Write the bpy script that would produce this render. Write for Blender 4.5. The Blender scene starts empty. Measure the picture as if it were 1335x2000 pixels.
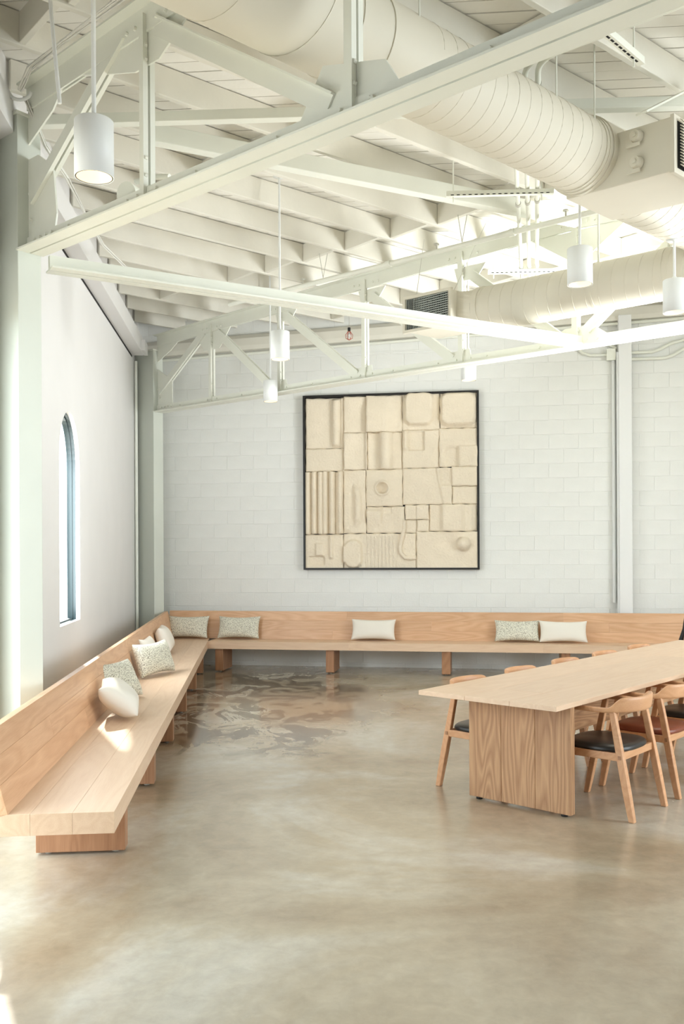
import bpy, math, random
from mathutils import Vector, Matrix
random.seed(7)
C = bpy.context.scene.collection
SC = bpy.context.scene
V = Vector
EYE = 1.70

# ------------------------------------------------------------------ camera
cam_d = bpy.data.cameras.new('camera')
cam = bpy.data.objects.new('camera', cam_d); C.objects.link(cam)
cam.location = (0, 0, EYE)
cam.rotation_euler = (math.pi / 2, 0.005, 0)
cam_d.sensor_width = 36; cam_d.sensor_fit = 'AUTO'
cam_d.lens = 1800 / 2000 * 36
cam_d.shift_y = 74 / 2000
cam_d.clip_start = 0.05
SC.camera = cam

# ------------------------------------------------------------------ light
SC.view_settings.view_transform = 'Standard'
SC.view_settings.look = 'None'
SC.view_settings.gamma = 1
SC.view_settings.use_curve_mapping = False
SC.view_settings.exposure = 0.08

w = bpy.data.worlds.new('world'); SC.world = w; w.use_nodes = True
bg = w.node_tree.nodes['Background']
bg.inputs[0].default_value = (0.80, 0.92, 1.0, 1); bg.inputs[1].default_value = 5.7

sun_d = bpy.data.lights.new('sun', 'SUN'); sun_d.energy = 7.5; sun_d.angle = 0.02
sun_d.color = (1.0, 0.95, 0.86)
sun = bpy.data.objects.new('sun', sun_d); C.objects.link(sun)
sun.rotation_euler = V((.67, -1.44, -1.31)).to_track_quat('-Z', 'Y').to_euler()

def area(name, loc, direction, sx, sy, power, col):
    d = bpy.data.lights.new(name, 'AREA'); d.shape = 'RECTANGLE'; d.size = sx; d.size_y = sy
    d.energy = power; d.color = col
    o = bpy.data.objects.new(name, d); C.objects.link(o); o.location = loc
    o.rotation_euler = V(direction).to_track_quat('-Z', 'Y').to_euler()
    return o
# daylight at side glazing, right-hand openings and arched window, plus added unseen fill
area('daylight_side', (-1.95, 3.6, 1.5), (1, 0.05, -0.05), 1.8, 2.4, 5, (0.66, 0.86, 1.0))
area('fill_overhead', (7.0, 4.0, 5.0), (-.75, .25, -1), 2.8, 5.0, 330, (0.90, 0.96, 1.0))  # added lamp under the closed roof, fills the far half from overhead
area('daylight_right', (8.2, 3.0, 2.2), (-1, 0.25, 0.2), 6.0, 2.8, 130, (0.92, 0.97, 1.0))
area('daylight_window', (-2.55, 8.76, 1.85), (1, .55, .05), .7, 1.5, 52, (0.92, 0.97, 1.0))
rf = area('fill_ceiling', (4.4, 8.8, 2.9), (-.8, .1, .62), 1.4, 2.4, 180, (0.94, 0.98, 1.0))  # added lamp in mid-air facing up, brightens the ceiling beyond the rear truss
rf.data.spread = math.radians(115)

# ------------------------------------------------------------------ helpers
def H(x, y, h):            # a point h metres above eye level
    return V((x, y, EYE + h))

class MB:
    def __init__(s): s.v = []; s.f = []; s.sm = []
    def add(s, vs, fs, smooth=False):
        n = len(s.v); s.v += [tuple(p) for p in vs]
        s.f += [tuple(i + n for i in f) for f in fs]; s.sm += [smooth] * len(fs)
        return s
    def obox(s, o, ax, ay, az, x0, x1, y0, y1, z0, z1):
        o, ax, ay, az = V(o), V(ax), V(ay), V(az)
        vs = [o + ax * x + ay * y + az * z for z in (z0, z1) for y in (y0, y1) for x in (x0, x1)]
        return s.add(vs, [(0, 2, 3, 1), (4, 5, 7, 6), (0, 1, 5, 4), (2, 6, 7, 3), (0, 4, 6, 2), (1, 3, 7, 5)])
    def box(s, x0, x1, y0, y1, z0, z1):
        return s.obox((0, 0, 0), (1, 0, 0), (0, 1, 0), (0, 0, 1), x0, x1, y0, y1, z0, z1)
    def prism(s, P, Q, prof, up=(0, 0, 1)):      # prof: list of (side, up) pairs, ccw
        P, Q = V(P), V(Q); d = (Q - P).normalized()
        side = d.cross(V(up)).normalized(); u = side.cross(d).normalized()
        n = len(prof)
        vs = [P + side * a + u * b for a, b in prof] + [Q + side * a + u * b for a, b in prof]
        fs = [tuple(range(n)), tuple(range(2 * n - 1, n - 1, -1))]
        fs += [(i, i + n, (i + 1) % n + n, (i + 1) % n) for i in range(n)]
        return s.add(vs, fs)
    def tube(s, pts, r, n=10, cap=True, smooth=True):
        pts = [V(p) for p in pts]; N = len(pts)
        rs = r if isinstance(r, (list, tuple)) else [r] * N
        d = (pts[1] - pts[0]).normalized()
        a = V((0, 0, 1)) if abs(d.z) < .9 else V((1, 0, 0))
        sx = d.cross(a).normalized(); vs = []
        for i in range(N):
            d = (pts[min(i + 1, N - 1)] - pts[max(i - 1, 0)]).normalized()
            sx = (sx - d * sx.dot(d)).normalized(); sy = d.cross(sx)
            for k in range(n):
                t = 2 * math.pi * k / n
                vs.append(pts[i] + sx * (rs[i] * math.cos(t)) + sy * (rs[i] * math.sin(t)))
        fs = [(i * n + k, i * n + (k + 1) % n, (i + 1) * n + (k + 1) % n, (i + 1) * n + k) for i in range(N - 1) for k in range(n)]
        s.add(vs, fs, smooth)
        if cap:
            s.add(vs[:n], [tuple(range(n - 1, -1, -1))]); s.add(vs[-n:], [tuple(range(n))])
        return s
    def lathe(s, c, prof, n=32, smooth=True):    # prof: (r, z)
        c = V(c); vs = []
        for r, z in prof:
            for k in range(n):
                t = 2 * math.pi * k / n
                vs.append(c + V((r * math.cos(t), r * math.sin(t), z)))
        m = len(prof)
        return s.add(vs, [(i * n + k, i * n + (k + 1) % n, (i + 1) * n + (k + 1) % n, (i + 1) * n + k) for i in range(m - 1) for k in range(n)], smooth)
    def mesh(s, name):
        m = bpy.data.meshes.new(name); m.from_pydata(s.v, [], s.f)
        m.polygons.foreach_set('use_smooth', s.sm); m.update()
        return m
    def build(s, name, mat, parent=None, bevel=0, subsurf=0, fix=True):
        m = s.mesh(name)
        if fix:
            import bmesh
            b = bmesh.new(); b.from_mesh(m); bmesh.ops.recalc_face_normals(b, faces=b.faces); b.to_mesh(m); b.free()
        return link(name, m, mat, parent, bevel, subsurf)

def link(name, m, mat, parent=None, bevel=0, subsurf=0, matrix=None):
    if mat and not m.materials: m.materials.append(mat)
    o = bpy.data.objects.new(name, m); C.objects.link(o)
    if matrix is not None: o.matrix_basis = matrix
    if parent:
        o.parent = parent
        inv = parent.matrix_basis.inverted()
        if parent.parent: inv = inv @ parent.matrix_parent_inverse.inverted() @ parent.parent.matrix_basis.inverted()
        o.matrix_parent_inverse = inv
    if bevel:
        b = o.modifiers.new('bevel', 'BEVEL'); b.width = bevel; b.segments = 2; b.limit_method = 'ANGLE'
    if subsurf:
        b = o.modifiers.new('smooth', 'SUBSURF'); b.levels = subsurf; b.render_levels = subsurf
    return o

def local(mb, name, mat, parent, bevel=0, subsurf=0):   # a mesh already in the parent's own frame
    o = mb.build(name, mat, None, bevel, subsurf)
    o.parent = parent
    return o

def thing(name, label, cat, loc=(0, 0, 0), rz=0, group=None, kind=None):
    o = bpy.data.objects.new(name, None); C.objects.link(o)
    o.empty_display_size = .1
    o.location = loc; o.rotation_euler = (0, 0, rz)
    o.matrix_basis = Matrix.Translation(V(loc)) @ Matrix.Rotation(rz, 4, 'Z')
    o['label'] = label; o['category'] = cat
    if group: o['group'] = group
    if kind: o['kind'] = kind
    return o

def tag(o, label, cat, group=None):
    o['label'] = label; o['category'] = cat
    if group: o['group'] = group
    return o

def structure(o, label=None, cat=None):
    o['kind'] = 'structure'
    if label: o['label'] = label
    if cat: o['category'] = cat
    return o

def copy_tree(o, parent=None):
    c = o.copy(); C.objects.link(c)
    if parent: c.parent = parent
    for ch in list(o.children): copy_tree(ch, c)
    return c

def board(name, parent, centre, ax, ay, lx, ly, lz, mat, bevel=.003):
    """A box in its own frame: x is the grain, so its material follows it."""
    ax = V(ax).normalized(); ay = V(ay); ay = (ay - ax * ay.dot(ax)).normalized(); az = ax.cross(ay)
    M = Matrix((ax, ay, az)).transposed().to_4x4(); M.translation = V(centre)
    m = MB().box(-lx / 2, lx / 2, -ly / 2, ly / 2, -lz / 2, lz / 2).mesh(name)
    return link(name, m, mat, parent, bevel, 0, M)

# ------------------------------------------------------------------ materials
def lin(c):
    return tuple(((x / 255) / 12.92 if x / 255 <= .04045 else ((x / 255 + .055) / 1.055) ** 2.4) for x in c) + (1,)

def mat(name, col, rough=.5, metal=0, coat=0, noise=0, nscale=6, bump=0, bscale=60, spec=.5, lab=False):
    m = bpy.data.materials.new(name); m.use_nodes = True
    nt = m.node_tree; b = nt.nodes['Principled BSDF']
    b.inputs['Base Color'].default_value = lin(col); b.inputs['Roughness'].default_value = rough
    b.inputs['Metallic'].default_value = metal; b.inputs['Coat Weight'].default_value = coat
    b.inputs['Specular IOR Level'].default_value = spec
    tc = nt.nodes.new('ShaderNodeTexCoord')
    if noise:
        n = nt.nodes.new('ShaderNodeTexNoise'); n.inputs['Scale'].default_value = nscale; n.inputs['Detail'].default_value = 5
        r = nt.nodes.new('ShaderNodeValToRGB')
        a = lin(tuple(max(0, x - noise) for x in col)); z = lin(tuple(min(255, x + noise) for x in col))
        r.color_ramp.elements[0].position = .3; r.color_ramp.elements[1].position = .7
        r.color_ramp.elements[0].color = a; r.color_ramp.elements[1].color = z
        nt.links.new(tc.outputs['Object'], n.inputs['Vector']); nt.links.new(n.outputs['Fac'], r.inputs['Fac'])
        nt.links.new(r.outputs['Color'], b.inputs['Base Color'])
    if bump:
        n = nt.nodes.new('ShaderNodeTexNoise'); n.inputs['Scale'].default_value = bscale; n.inputs['Detail'].default_value = 4
        bp = nt.nodes.new('ShaderNodeBump'); bp.inputs['Strength'].default_value = bump; bp.inputs['Distance'].default_value = .01
        nt.links.new(tc.outputs['Object'], n.inputs['Vector']); nt.links.new(n.outputs['Fac'], bp.inputs['Height'])
        nt.links.new(bp.outputs['Normal'], b.inputs['Normal'])
    return m

def oak(name, light, dark, rough=.42, fig=1.0, v0=.92, v1=1.05, rings=20):
    m = bpy.data.materials.new(name); m.use_nodes = True
    nt = m.node_tree; L = nt.links; b = nt.nodes['Principled BSDF']
    N = nt.nodes.new
    tc = N('ShaderNodeTexCoord'); oi = N('ShaderNodeObjectInfo')
    off = N('ShaderNodeVectorMath'); off.operation = 'SCALE'; off.inputs[3].default_value = 13
    cmb = N('ShaderNodeCombineXYZ')
    for i in range(3): L.new(oi.outputs['Random'], cmb.inputs[i])
    L.new(cmb.outputs[0], off.inputs[0])
    add = N('ShaderNodeVectorMath'); L.new(tc.outputs['Object'], add.inputs[0]); L.new(off.outputs[0], add.inputs[1])
    mp = N('ShaderNodeMapping'); mp.inputs['Scale'].default_value = (.42, 3.4, 3.4); L.new(add.outputs[0], mp.inputs['Vector'])
    n1 = N('ShaderNodeTexNoise'); n1.inputs['Scale'].default_value = 1.6; n1.inputs['Detail'].default_value = 1.5; n1.inputs['Distortion'].default_value = .25
    L.new(mp.outputs[0], n1.inputs['Vector'])
    ring = N('ShaderNodeMath'); ring.operation = 'MULTIPLY'; ring.inputs[1].default_value = rings; L.new(n1.outputs['Fac'], ring.inputs[0])
    pp = N('ShaderNodeMath'); pp.operation = 'PINGPONG'; pp.inputs[1].default_value = 1; L.new(ring.outputs[0], pp.inputs[0])
    mp2 = N('ShaderNodeMapping'); mp2.inputs['Scale'].default_value = (4, 130, 130); L.new(add.outputs[0], mp2.inputs['Vector'])
    n2 = N('ShaderNodeTexNoise'); n2.inputs['Scale'].default_value = 2; n2.inputs['Detail'].default_value = 4; L.new(mp2.outputs[0], n2.inputs['Vector'])
    mixf = N('ShaderNodeMath'); mixf.operation = 'MULTIPLY_ADD'; mixf.inputs[1].default_value = .55 * fig
    L.new(pp.outputs[0], mixf.inputs[0]); 
    s2 = N('ShaderNodeMath'); s2.operation = 'MULTIPLY'; s2.inputs[1].default_value = .6; L.new(n2.outputs['Fac'], s2.inputs[0])
    L.new(s2.outputs[0], mixf.inputs[2])
    cr = N('ShaderNodeValToRGB'); cr.color_ramp.elements[0].color = lin(light); cr.color_ramp.elements[1].color = lin(dark)
    cr.color_ramp.elements[0].position = .25; cr.color_ramp.elements[1].position = .95
    L.new(mixf.outputs[0], cr.inputs['Fac'])
    hsv = N('ShaderNodeHueSaturation')
    mr = N('ShaderNodeMapRange'); mr.inputs['To Min'].default_value = v0; mr.inputs['To Max'].default_value = v1
    L.new(oi.outputs['Random'], mr.inputs['Value']); L.new(mr.outputs[0], hsv.inputs['Value'])
    L.new(cr.outputs['Color'], hsv.inputs['Color']); L.new(hsv.outputs['Color'], b.inputs['Base Color'])
    bp = N('ShaderNodeBump'); bp.inputs['Strength'].default_value = .08; bp.inputs['Distance'].default_value = .003
    L.new(n2.outputs['Fac'], bp.inputs['Height']); L.new(bp.outputs['Normal'], b.inputs['Normal'])
    b.inputs['Roughness'].default_value = rough
    return m

M_block = mat('painted_block', (239, 239, 234), .55, noise=3, nscale=3, bump=.25, bscale=45)
M_dry = mat('drywall_white', (231, 229, 226), .8, noise=1.5, nscale=2)
M_steel = mat('ivory_painted_steel', (240, 241, 229), .45, noise=3, nscale=2.5, bump=.05, bscale=40)
M_column = mat('darkened_column_paint', (212, 216, 205), .5, noise=3, nscale=2)  # ivory steel paint darkened to hold back the light falling on the columns
M_wood = mat('ivory_painted_timber', (233, 229, 216), .6, noise=5, nscale=2, bump=.2, bscale=25)
M_deck = mat('ivory_painted_deck', (243, 240, 231), .65, noise=4, nscale=1.5, bump=.15, bscale=30)
M_duct = mat('ivory_painted_duct', (222, 216, 199), .6, noise=3, nscale=1.5)
M_lamp = mat('white_lamp_shell', (240, 242, 240), .4)
M_dark = mat('dark_void', (22, 22, 20), .8)
M_black = mat('black_frame', (20, 18, 17), .5)
M_teal = mat('dark_teal_window_frame', (46, 62, 64), .4)
M_cable = mat('white_cable', (236, 234, 226), .5)
M_chrome = mat('steel_rod', (205, 203, 192), .35, metal=.3)
M_red = mat('red_cage', (190, 90, 70), .4)
M_plaster = mat('cream_plaster', (241, 227, 204), .9, noise=3, nscale=5, bump=1.0, bscale=34)
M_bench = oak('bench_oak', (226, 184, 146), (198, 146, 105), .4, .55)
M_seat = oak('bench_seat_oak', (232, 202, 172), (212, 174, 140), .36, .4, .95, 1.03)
M_benchleg = oak('shade_darkened_leg_oak', (176, 130, 95), (142, 96, 64), .45, .6)  # bench oak darkened, shade under the seat put into the colour
M_table = oak('table_oak', (236, 206, 176), (214, 176, 140), .38, .35)
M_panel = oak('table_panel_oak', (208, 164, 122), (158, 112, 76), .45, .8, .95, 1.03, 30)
M_chair = oak('chair_ash', (224, 172, 128), (200, 142, 98), .4, .5)
M_leather = mat('black_leather', (44, 42, 40), .32, noise=4, nscale=8, bump=.1, bscale=200)
M_brown = mat('brown_leather', (132, 68, 44), .35, noise=6, nscale=8, bump=.1, bscale=200)
M_white = mat('cream_linen', (240, 234, 222), .9, bump=.3, bscale=300)

def speckle():
    m = mat('speckled_boucle', (236, 232, 220), .95)
    nt = m.node_tree; b = nt.nodes['Principled BSDF']; N = nt.nodes.new; L = nt.links
    tc = N('ShaderNodeTexCoord')
    v = N('ShaderNodeTexVoronoi'); v.inputs['Scale'].default_value = 120; L.new(tc.outputs['Object'], v.inputs['Vector'])
    n = N('ShaderNodeTexNoise'); n.inputs['Scale'].default_value = 150; n.inputs['Detail'].default_value = 3; L.new(tc.outputs['Object'], n.inputs['Vector'])
    r = N('ShaderNodeValToRGB'); e = r.color_ramp.elements
    e[0].position = .40; e[0].color = lin((92, 80, 54)); e[1].position = .55; e[1].color = lin((236, 233, 216))
    mx = N('ShaderNodeMath'); mx.operation = 'MULTIPLY_ADD'; mx.inputs[1].default_value = .35
    L.new(v.outputs['Distance'], mx.inputs[0]); L.new(n.outputs['Fac'], mx.inputs[2])
    sub = N('ShaderNodeMath'); sub.operation = 'SUBTRACT'; sub.inputs[1].default_value = .12; L.new(mx.outputs[0], sub.inputs[0])
    L.new(sub.outputs[0], r.inputs['Fac']); L.new(r.outputs['Color'], b.inputs['Base Color'])
    bp = N('ShaderNodeBump'); bp.inputs['Strength'].default_value = .5; bp.inputs['Distance'].default_value = .006
    L.new(n.outputs['Fac'], bp.inputs['Height']); L.new(bp.outputs['Normal'], b.inputs['Normal'])
    return m
M_speck = speckle()

def concrete():
    m = bpy.data.materials.new('polished_concrete'); m.use_nodes = True
    nt = m.node_tree; b = nt.nodes['Principled BSDF']; N = nt.nodes.new; L = nt.links
    tc = N('ShaderNodeTexCoord')
    def noise(sc, det, dist=0, vec=None, rough=.55):
        n = N('ShaderNodeTexNoise'); n.inputs['Scale'].default_value = sc; n.inputs['Detail'].default_value = det
        n.inputs['Distortion'].default_value = dist; n.inputs['Roughness'].default_value = rough
        L.new(vec or tc.outputs['Object'], n.inputs['Vector']); return n
    big = noise(.55, 6, .6)
    r = N('ShaderNodeValToRGB'); e = r.color_ramp.elements
    e[0].position = .38; e[0].color = lin((158, 140, 115)); e[1].position = .62; e[1].color = lin((200, 193, 178))
    x = e.new(.5); x.color = lin((178, 164, 140))
    L.new(big.outputs['Fac'], r.inputs['Fac'])
    fine = noise(9, 8, .3, None, .7)
    rf = N('ShaderNodeValToRGB'); rf.color_ramp.elements[0].position = .3; rf.color_ramp.elements[1].position = .7
    rf.color_ramp.elements[0].color = (.86, .86, .86, 1); rf.color_ramp.elements[1].color = (1.08, 1.08, 1.08, 1)
    L.new(fine.outputs['Fac'], rf.inputs['Fac'])
    mul = N('ShaderNodeMixRGB'); mul.blend_type = 'MULTIPLY'; mul.inputs[0].default_value = 1
    L.new(r.outputs[0], mul.inputs[1]); L.new(rf.outputs[0], mul.inputs[2])
    # dark irregular stains in the slab towards the back left corner
    mp = N('ShaderNodeMapping'); mp.inputs['Scale'].default_value = (1.0, .62, 1); L.new(tc.outputs['Object'], mp.inputs['Vector'])
    st = noise(2.6, 9, 1.6, mp.outputs[0], .66)
    rs = N('ShaderNodeValToRGB'); rs.color_ramp.elements[0].position = .485; rs.color_ramp.elements[1].position = .53
    L.new(st.outputs['Fac'], rs.inputs['Fac'])
    ms = N('ShaderNodeVectorMath'); ms.operation = 'SUBTRACT'; ms.inputs[1].default_value = (-.9, 10.4, 0); L.new(tc.outputs['Object'], ms.inputs[0])
    sc = N('ShaderNodeVectorMath'); sc.operation = 'MULTIPLY'; sc.inputs[1].default_value = (1 / 1.15, 1 / 2.7, 0); L.new(ms.outputs[0], sc.inputs[0])
    ln = N('ShaderNodeVectorMath'); ln.operation = 'LENGTH'; L.new(sc.outputs[0], ln.inputs[0])
    wob = noise(1.3, 4, .5)
    ad = N('ShaderNodeMath'); ad.operation = 'MULTIPLY_ADD'; ad.inputs[1].default_value = .9; L.new(wob.outputs['Fac'], ad.inputs[0]); L.new(ln.outputs['Value'], ad.inputs[2])
    mr = N('ShaderNodeMapRange'); mr.inputs['From Min'].default_value = 1.62; mr.inputs['From Max'].default_value = 1.3; L.new(ad.outputs[0], mr.inputs['Value'])
    mk = N('ShaderNodeMath'); mk.operation = 'MULTIPLY'; L.new(mr.outputs[0], mk.inputs[0]); L.new(rs.outputs[0], mk.inputs[1])
    mk2 = N('ShaderNodeMath'); mk2.operation = 'MULTIPLY'; mk2.inputs[1].default_value = .85; L.new(mk.outputs[0], mk2.inputs[0])
    mix = N('ShaderNodeMixRGB'); L.new(mk2.outputs[0], mix.inputs[0]); L.new(mul.outputs[0], mix.inputs[1]); mix.inputs[2].default_value = lin((66, 52, 38))
    L.new(mix.outputs[0], b.inputs['Base Color'])
    rr = N('ShaderNodeMapRange'); rr.inputs['To Min'].default_value = .17; rr.inputs['To Max'].default_value = .32
    L.new(big.outputs['Fac'], rr.inputs['Value'])
    rmix = N('ShaderNodeMath'); rmix.operation = 'MULTIPLY_ADD'; rmix.inputs[1].default_value = -.1; L.new(mr.outputs[0], rmix.inputs[0]); L.new(rr.outputs[0], rmix.inputs[2])
    L.new(rmix.outputs[0], b.inputs['Roughness'])
    b.inputs['Specular IOR Level'].default_value = .6
    b.inputs['Coat Weight'].default_value = .6; b.inputs['Coat Roughness'].default_value = .27; b.inputs['Coat IOR'].default_value = 1.6
    cr_ = N('ShaderNodeMapRange'); cr_.inputs['To Min'].default_value = .27; cr_.inputs['To Max'].default_value = .2
    L.new(mr.outputs[0], cr_.inputs['Value']); L.new(cr_.outputs[0], b.inputs['Coat Roughness'])
    bp = N('ShaderNodeBump'); bp.inputs['Strength'].default_value = .04; bp.inputs['Distance'].default_value = .01
    L.new(fine.outputs['Fac'], bp.inputs['Height']); L.new(bp.outputs['Normal'], b.inputs['Normal'])
    return m
M_floor = concrete()

def emit(name, col, s):
    m = bpy.data.materials.new(name); m.use_nodes = True
    b = m.node_tree.nodes['Principled BSDF']; b.inputs['Base Color'].default_value = lin(col)
    b.inputs['Emission Color'].default_value = lin(col); b.inputs['Emission Strength'].default_value = s
    return m
M_glow = emit('lamp_diffuser', (255, 228, 190), .9)
def glass():
    m = bpy.data.materials.new('window_glass'); m.use_nodes = True
    nt = m.node_tree; nt.nodes.remove(nt.nodes['Principled BSDF'])
    t = nt.nodes.new('ShaderNodeBsdfTransparent'); t.inputs[0].default_value = (.93, .98, 1, 1)
    g = nt.nodes.new('ShaderNodeBsdfGlossy'); g.inputs['Roughness'].default_value = .02
    fr = nt.nodes.new('ShaderNodeFresnel'); fr.inputs[0].default_value = 1.2
    mx = nt.nodes.new('ShaderNodeMixShader')
    nt.links.new(fr.outputs[0], mx.inputs[0]); nt.links.new(t.outputs[0], mx.inputs[1]); nt.links.new(g.outputs[0], mx.inputs[2])
    nt.links.new(mx.outputs[0], nt.nodes['Material Output'].inputs[0])
    return m
M_glass = glass()

# ------------------------------------------------------------------ directions in plan
T = V((.769, -.639, 0)).normalized()        # along the trusses, towards the near right
NT = V((.639, .769, 0)).normalized()        # across them, away from the camera
J = V((.7643, .6449, 0)).normalized()       # along the joists and the big duct
W = V((.9867, -.1625, 0)).normalized()      # along the block wall, to the right
NW = V((.1625, .9867, 0)).normalized()      # out through the block wall
Ld = V((-.0913, .9958, 0)).normalized()     # along the left wall, away from the camera
NL = V((.9958, .0913, 0)).normalized()      # left wall's face, into the room
UP = V((0, 0, 1))
DECK = EYE + 3.525

# ------------------------------------------------------------------ floor
fl = MB().box(-9, 13, -7, 17, -.2, 0).build('floor', M_floor); structure(fl)

# ------------------------------------------------------------------ block wall
WO = V((1.063, 13.25, 0))
wall = MB()
wall.obox(WO, W, NW, UP, -4.6, 9.5, .006, .25, -.1, DECK + .15)
wb = wall.build('wall_back', M_block); structure(wb)
def block_mesh(wd, hd):
    b = MB(); c = .003; w2, h2 = wd / 2, hd / 2; d = .02
    ring = lambda x, z, y: [(-x, y, -z), (x, y, -z), (x, y, z), (-x, y, z)]
    vs = ring(w2 - c, h2 - c, 0) + ring(w2, h2, c) + ring(w2, h2, d)
    fs = [(0, 1, 2, 3)]
    for k in range(2):
        for i in range(4): fs.append((k * 4 + i, k * 4 + 4 + i, k * 4 + 4 + (i + 1) % 4, k * 4 + (i + 1) % 4))
    b.add(vs, fs); return b
bm_full = block_mesh(.4064 - .0055, .2032 - .0055).mesh('block'); bm_full.materials.append(M_block)
RW = Matrix((W, NW, UP)).transposed().to_4x4()
rest = MB(); nblk = 0
cells = []
for r in range(0, 27):
    z0 = .054 - .2032 + .2032 * r
    if z0 + .2032 < .05 or z0 > DECK: continue
    off = 1.667 if r % 2 == 1 else 1.667 + .2032
    for k in range(-18, 22):
        u = off + .4064 * k + .2032
        if u < -4.4 or u > 9.2: continue
        cells.append((u, z0 + .1016))
def seen(u, z):
    if u < -3.75 or u > 3.75: return False
    if z < .03: return False
    if .36 < z < .80: return False
    if -1.5 < u < .7 and 1.5 < z < 3.85: return False
    return z < 4.45
vis = [c for c in cells if seen(*c)]
vis.sort(key=lambda c: c[1]); vis = set(vis[:300])
for (u, z) in cells:
    M = RW.copy(); M.translation = WO + W * u + UP * z + NW * random.uniform(0, .0015)
    if (u, z) in vis:
        link('block', bm_full, None, wb, 0, 0, M)
    else:
        b = block_mesh(.4064 - .0055, .2032 - .0055)
        rest.add([M @ V(p) for p in b.v], b.f)
o = rest.build('block_field', M_block, wb); o['kind'] = 'stuff'

# ------------------------------------------------------------------ left wall with the arched window
WLO = V((-2.75, 10.6, 0))
def wl(t, z, d=0): return WLO + Ld * t + UP * z - NL * d
tz = lambda Z: (Z - 10.6) / .9958
ta, tb = tz(8.29), tz(9.23)              # window jambs
zs, zc = 1.01, 2.55; rr_ = (tb - ta) / 2; tm = (ta + tb) / 2
TOP = DECK
lw = MB()
arch = [(tm - rr_ * math.cos(math.pi * i / 24), zc + rr_ * math.sin(math.pi * i / 24)) for i in range(25)]
def slab(t0, t1, z0, z1, d=.125):
    lw.obox(WLO, Ld, UP, NL, t0, t1, z0, z1, -d, 0)
tstart, tend = tz(6.0), tz(13.95)
slab(tstart, ta, 0, TOP); slab(tb, tend, 0, TOP); slab(ta, tb, 0, zs)
for (t0, z0), (t1, z1) in zip(arch[:-1], arch[1:]):
    vs = [wl(t0, z0), wl(t1, z1), wl(t1, TOP), wl(t0, TOP), wl(t0, z0, .125), wl(t1, z1, .125), wl(t1, TOP, .125), wl(t0, TOP, .125)]
    lw.add(vs, [(0, 1, 2, 3), (7, 6, 5, 4), (0, 4, 5, 1), (3, 2, 6, 7)])
slab(tz(3.4), tstart, 3.2, TOP); slab(tz(-3.9), tz(3.4), 0, TOP)        # head over the big side glazing
wlo = lw.build('wall_left', M_dry); structure(wlo)

# the window: frame, pane
win = structure(thing('window_1', 'tall narrow round-headed window with dark teal frame in left wall', 'window', wl(tm, zs)))
def arch_ring(inset, d0, d1, wd):
    """frame following the opening, between depths d0 and d1"""
    def path(i_):
        r = rr_ - i_
        pts = [(tm - r, zs + i_)]
        pts += [(tm - r * math.cos(math.pi * i / 24), zc + r * math.sin(math.pi * i / 24)) for i in range(25)]
        return pts + [(tm + r, zs + i_)]
    a, b = path(inset), path(inset + wd); n = len(a); m = MB()
    vs = [wl(t, z, d0) for t, z in a] + [wl(t, z, d0) for t, z in b] + [wl(t, z, d1) for t, z in a] + [wl(t, z, d1) for t, z in b]
    fs = []
    for i in range(n):
        j = (i + 1) % n
        fs += [(i, j, n + j, n + i), (2 * n + i, 3 * n + i, 3 * n + j, 2 * n + j), (n + i, n + j, 3 * n + j, 3 * n + i), (i, 2 * n + i, 2 * n + j, j)]
    return m.add(vs, fs), b
f1, _ = arch_ring(.0, .04, .122, .012); f1.build('outer_frame', M_teal, win)
f2, inner = arch_ring(.012, .07, .115, .014); f2.build('sash_frame', M_teal, win)
pg = MB(); pg.add([wl(t, z, .10) for t, z in inner], [tuple(range(len(inner)))]); pg.build('pane', M_glass, win)
sl = MB(); sl.obox(wl(tm, zs), Ld, UP, NL, -rr_, rr_, -.002, .010, -.12, .004); sl.build('sill', M_dry, win)

# header beam along the top of the left wall
hb = MB(); hb.obox(WLO, Ld, UP, NL, tz(5.5), tz(13.15), EYE + 2.79, EYE + 3.02, 0, .17)
tr1 = hb.build('trim_1', M_dry); structure(tr1)
gp = MB(); gp.obox(WLO, Ld, UP, NL, tz(5.5), tz(13.15), EYE + 2.765, EYE + 2.788, -.004, .006); g = gp.build('shadow_gap', M_dark, tr1)
hb2 = MB(); hb2.obox(WLO, Ld, UP, NL, tz(5.5), tz(13.22), EYE + 3.02, EYE + 3.09, 0, .13); hb2.build('cap_strip', M_steel, tr1)
hb3 = MB(); hb3.obox(WLO, Ld, UP, NL, tz(12.85), tz(13.2), EYE + 2.80, EYE + 2.95, .17, .22); hb3.build('end_block', M_dry, tr1)

# slim rail at the joint between the left wall and the corner column
jr = MB(); jr.tube([wl(tz(13.36), 0, -.03), wl(tz(13.36), EYE + 2.75, -.03)], .022, 8)
o = jr.build('trim_2', M_steel); structure(o)
jd = MB(); jd.obox(WLO, Ld, UP, NL, tz(13.32), tz(13.42), 0, EYE + 2.9, -.1, -.02); jd.build('dark_joint', mat('grey_joint', (120, 114, 106), .8), o)

# ------------------------------------------------------------------ unseen sides of the room
rw = MB()
RX = 8.6
for y0, y1, z0, z1 in ((-4, 12.4, 0, .5), (-4, 12.4, 3.6, DECK + .1), (-4, -.5, .5, 3.6), (6.2, 12.4, .5, 3.6), (2.8, 3.2, .5, 3.6)):
    rw.box(RX, RX + .25, y0, y1, z0, z1)
o = rw.build('wall_right', M_dry); structure(o)
rr2 = MB().box(-3, RX, -4.0, -3.75, 0, DECK + .1)
o = rr2.build('wall_rear', M_dry); structure(o)

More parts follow.
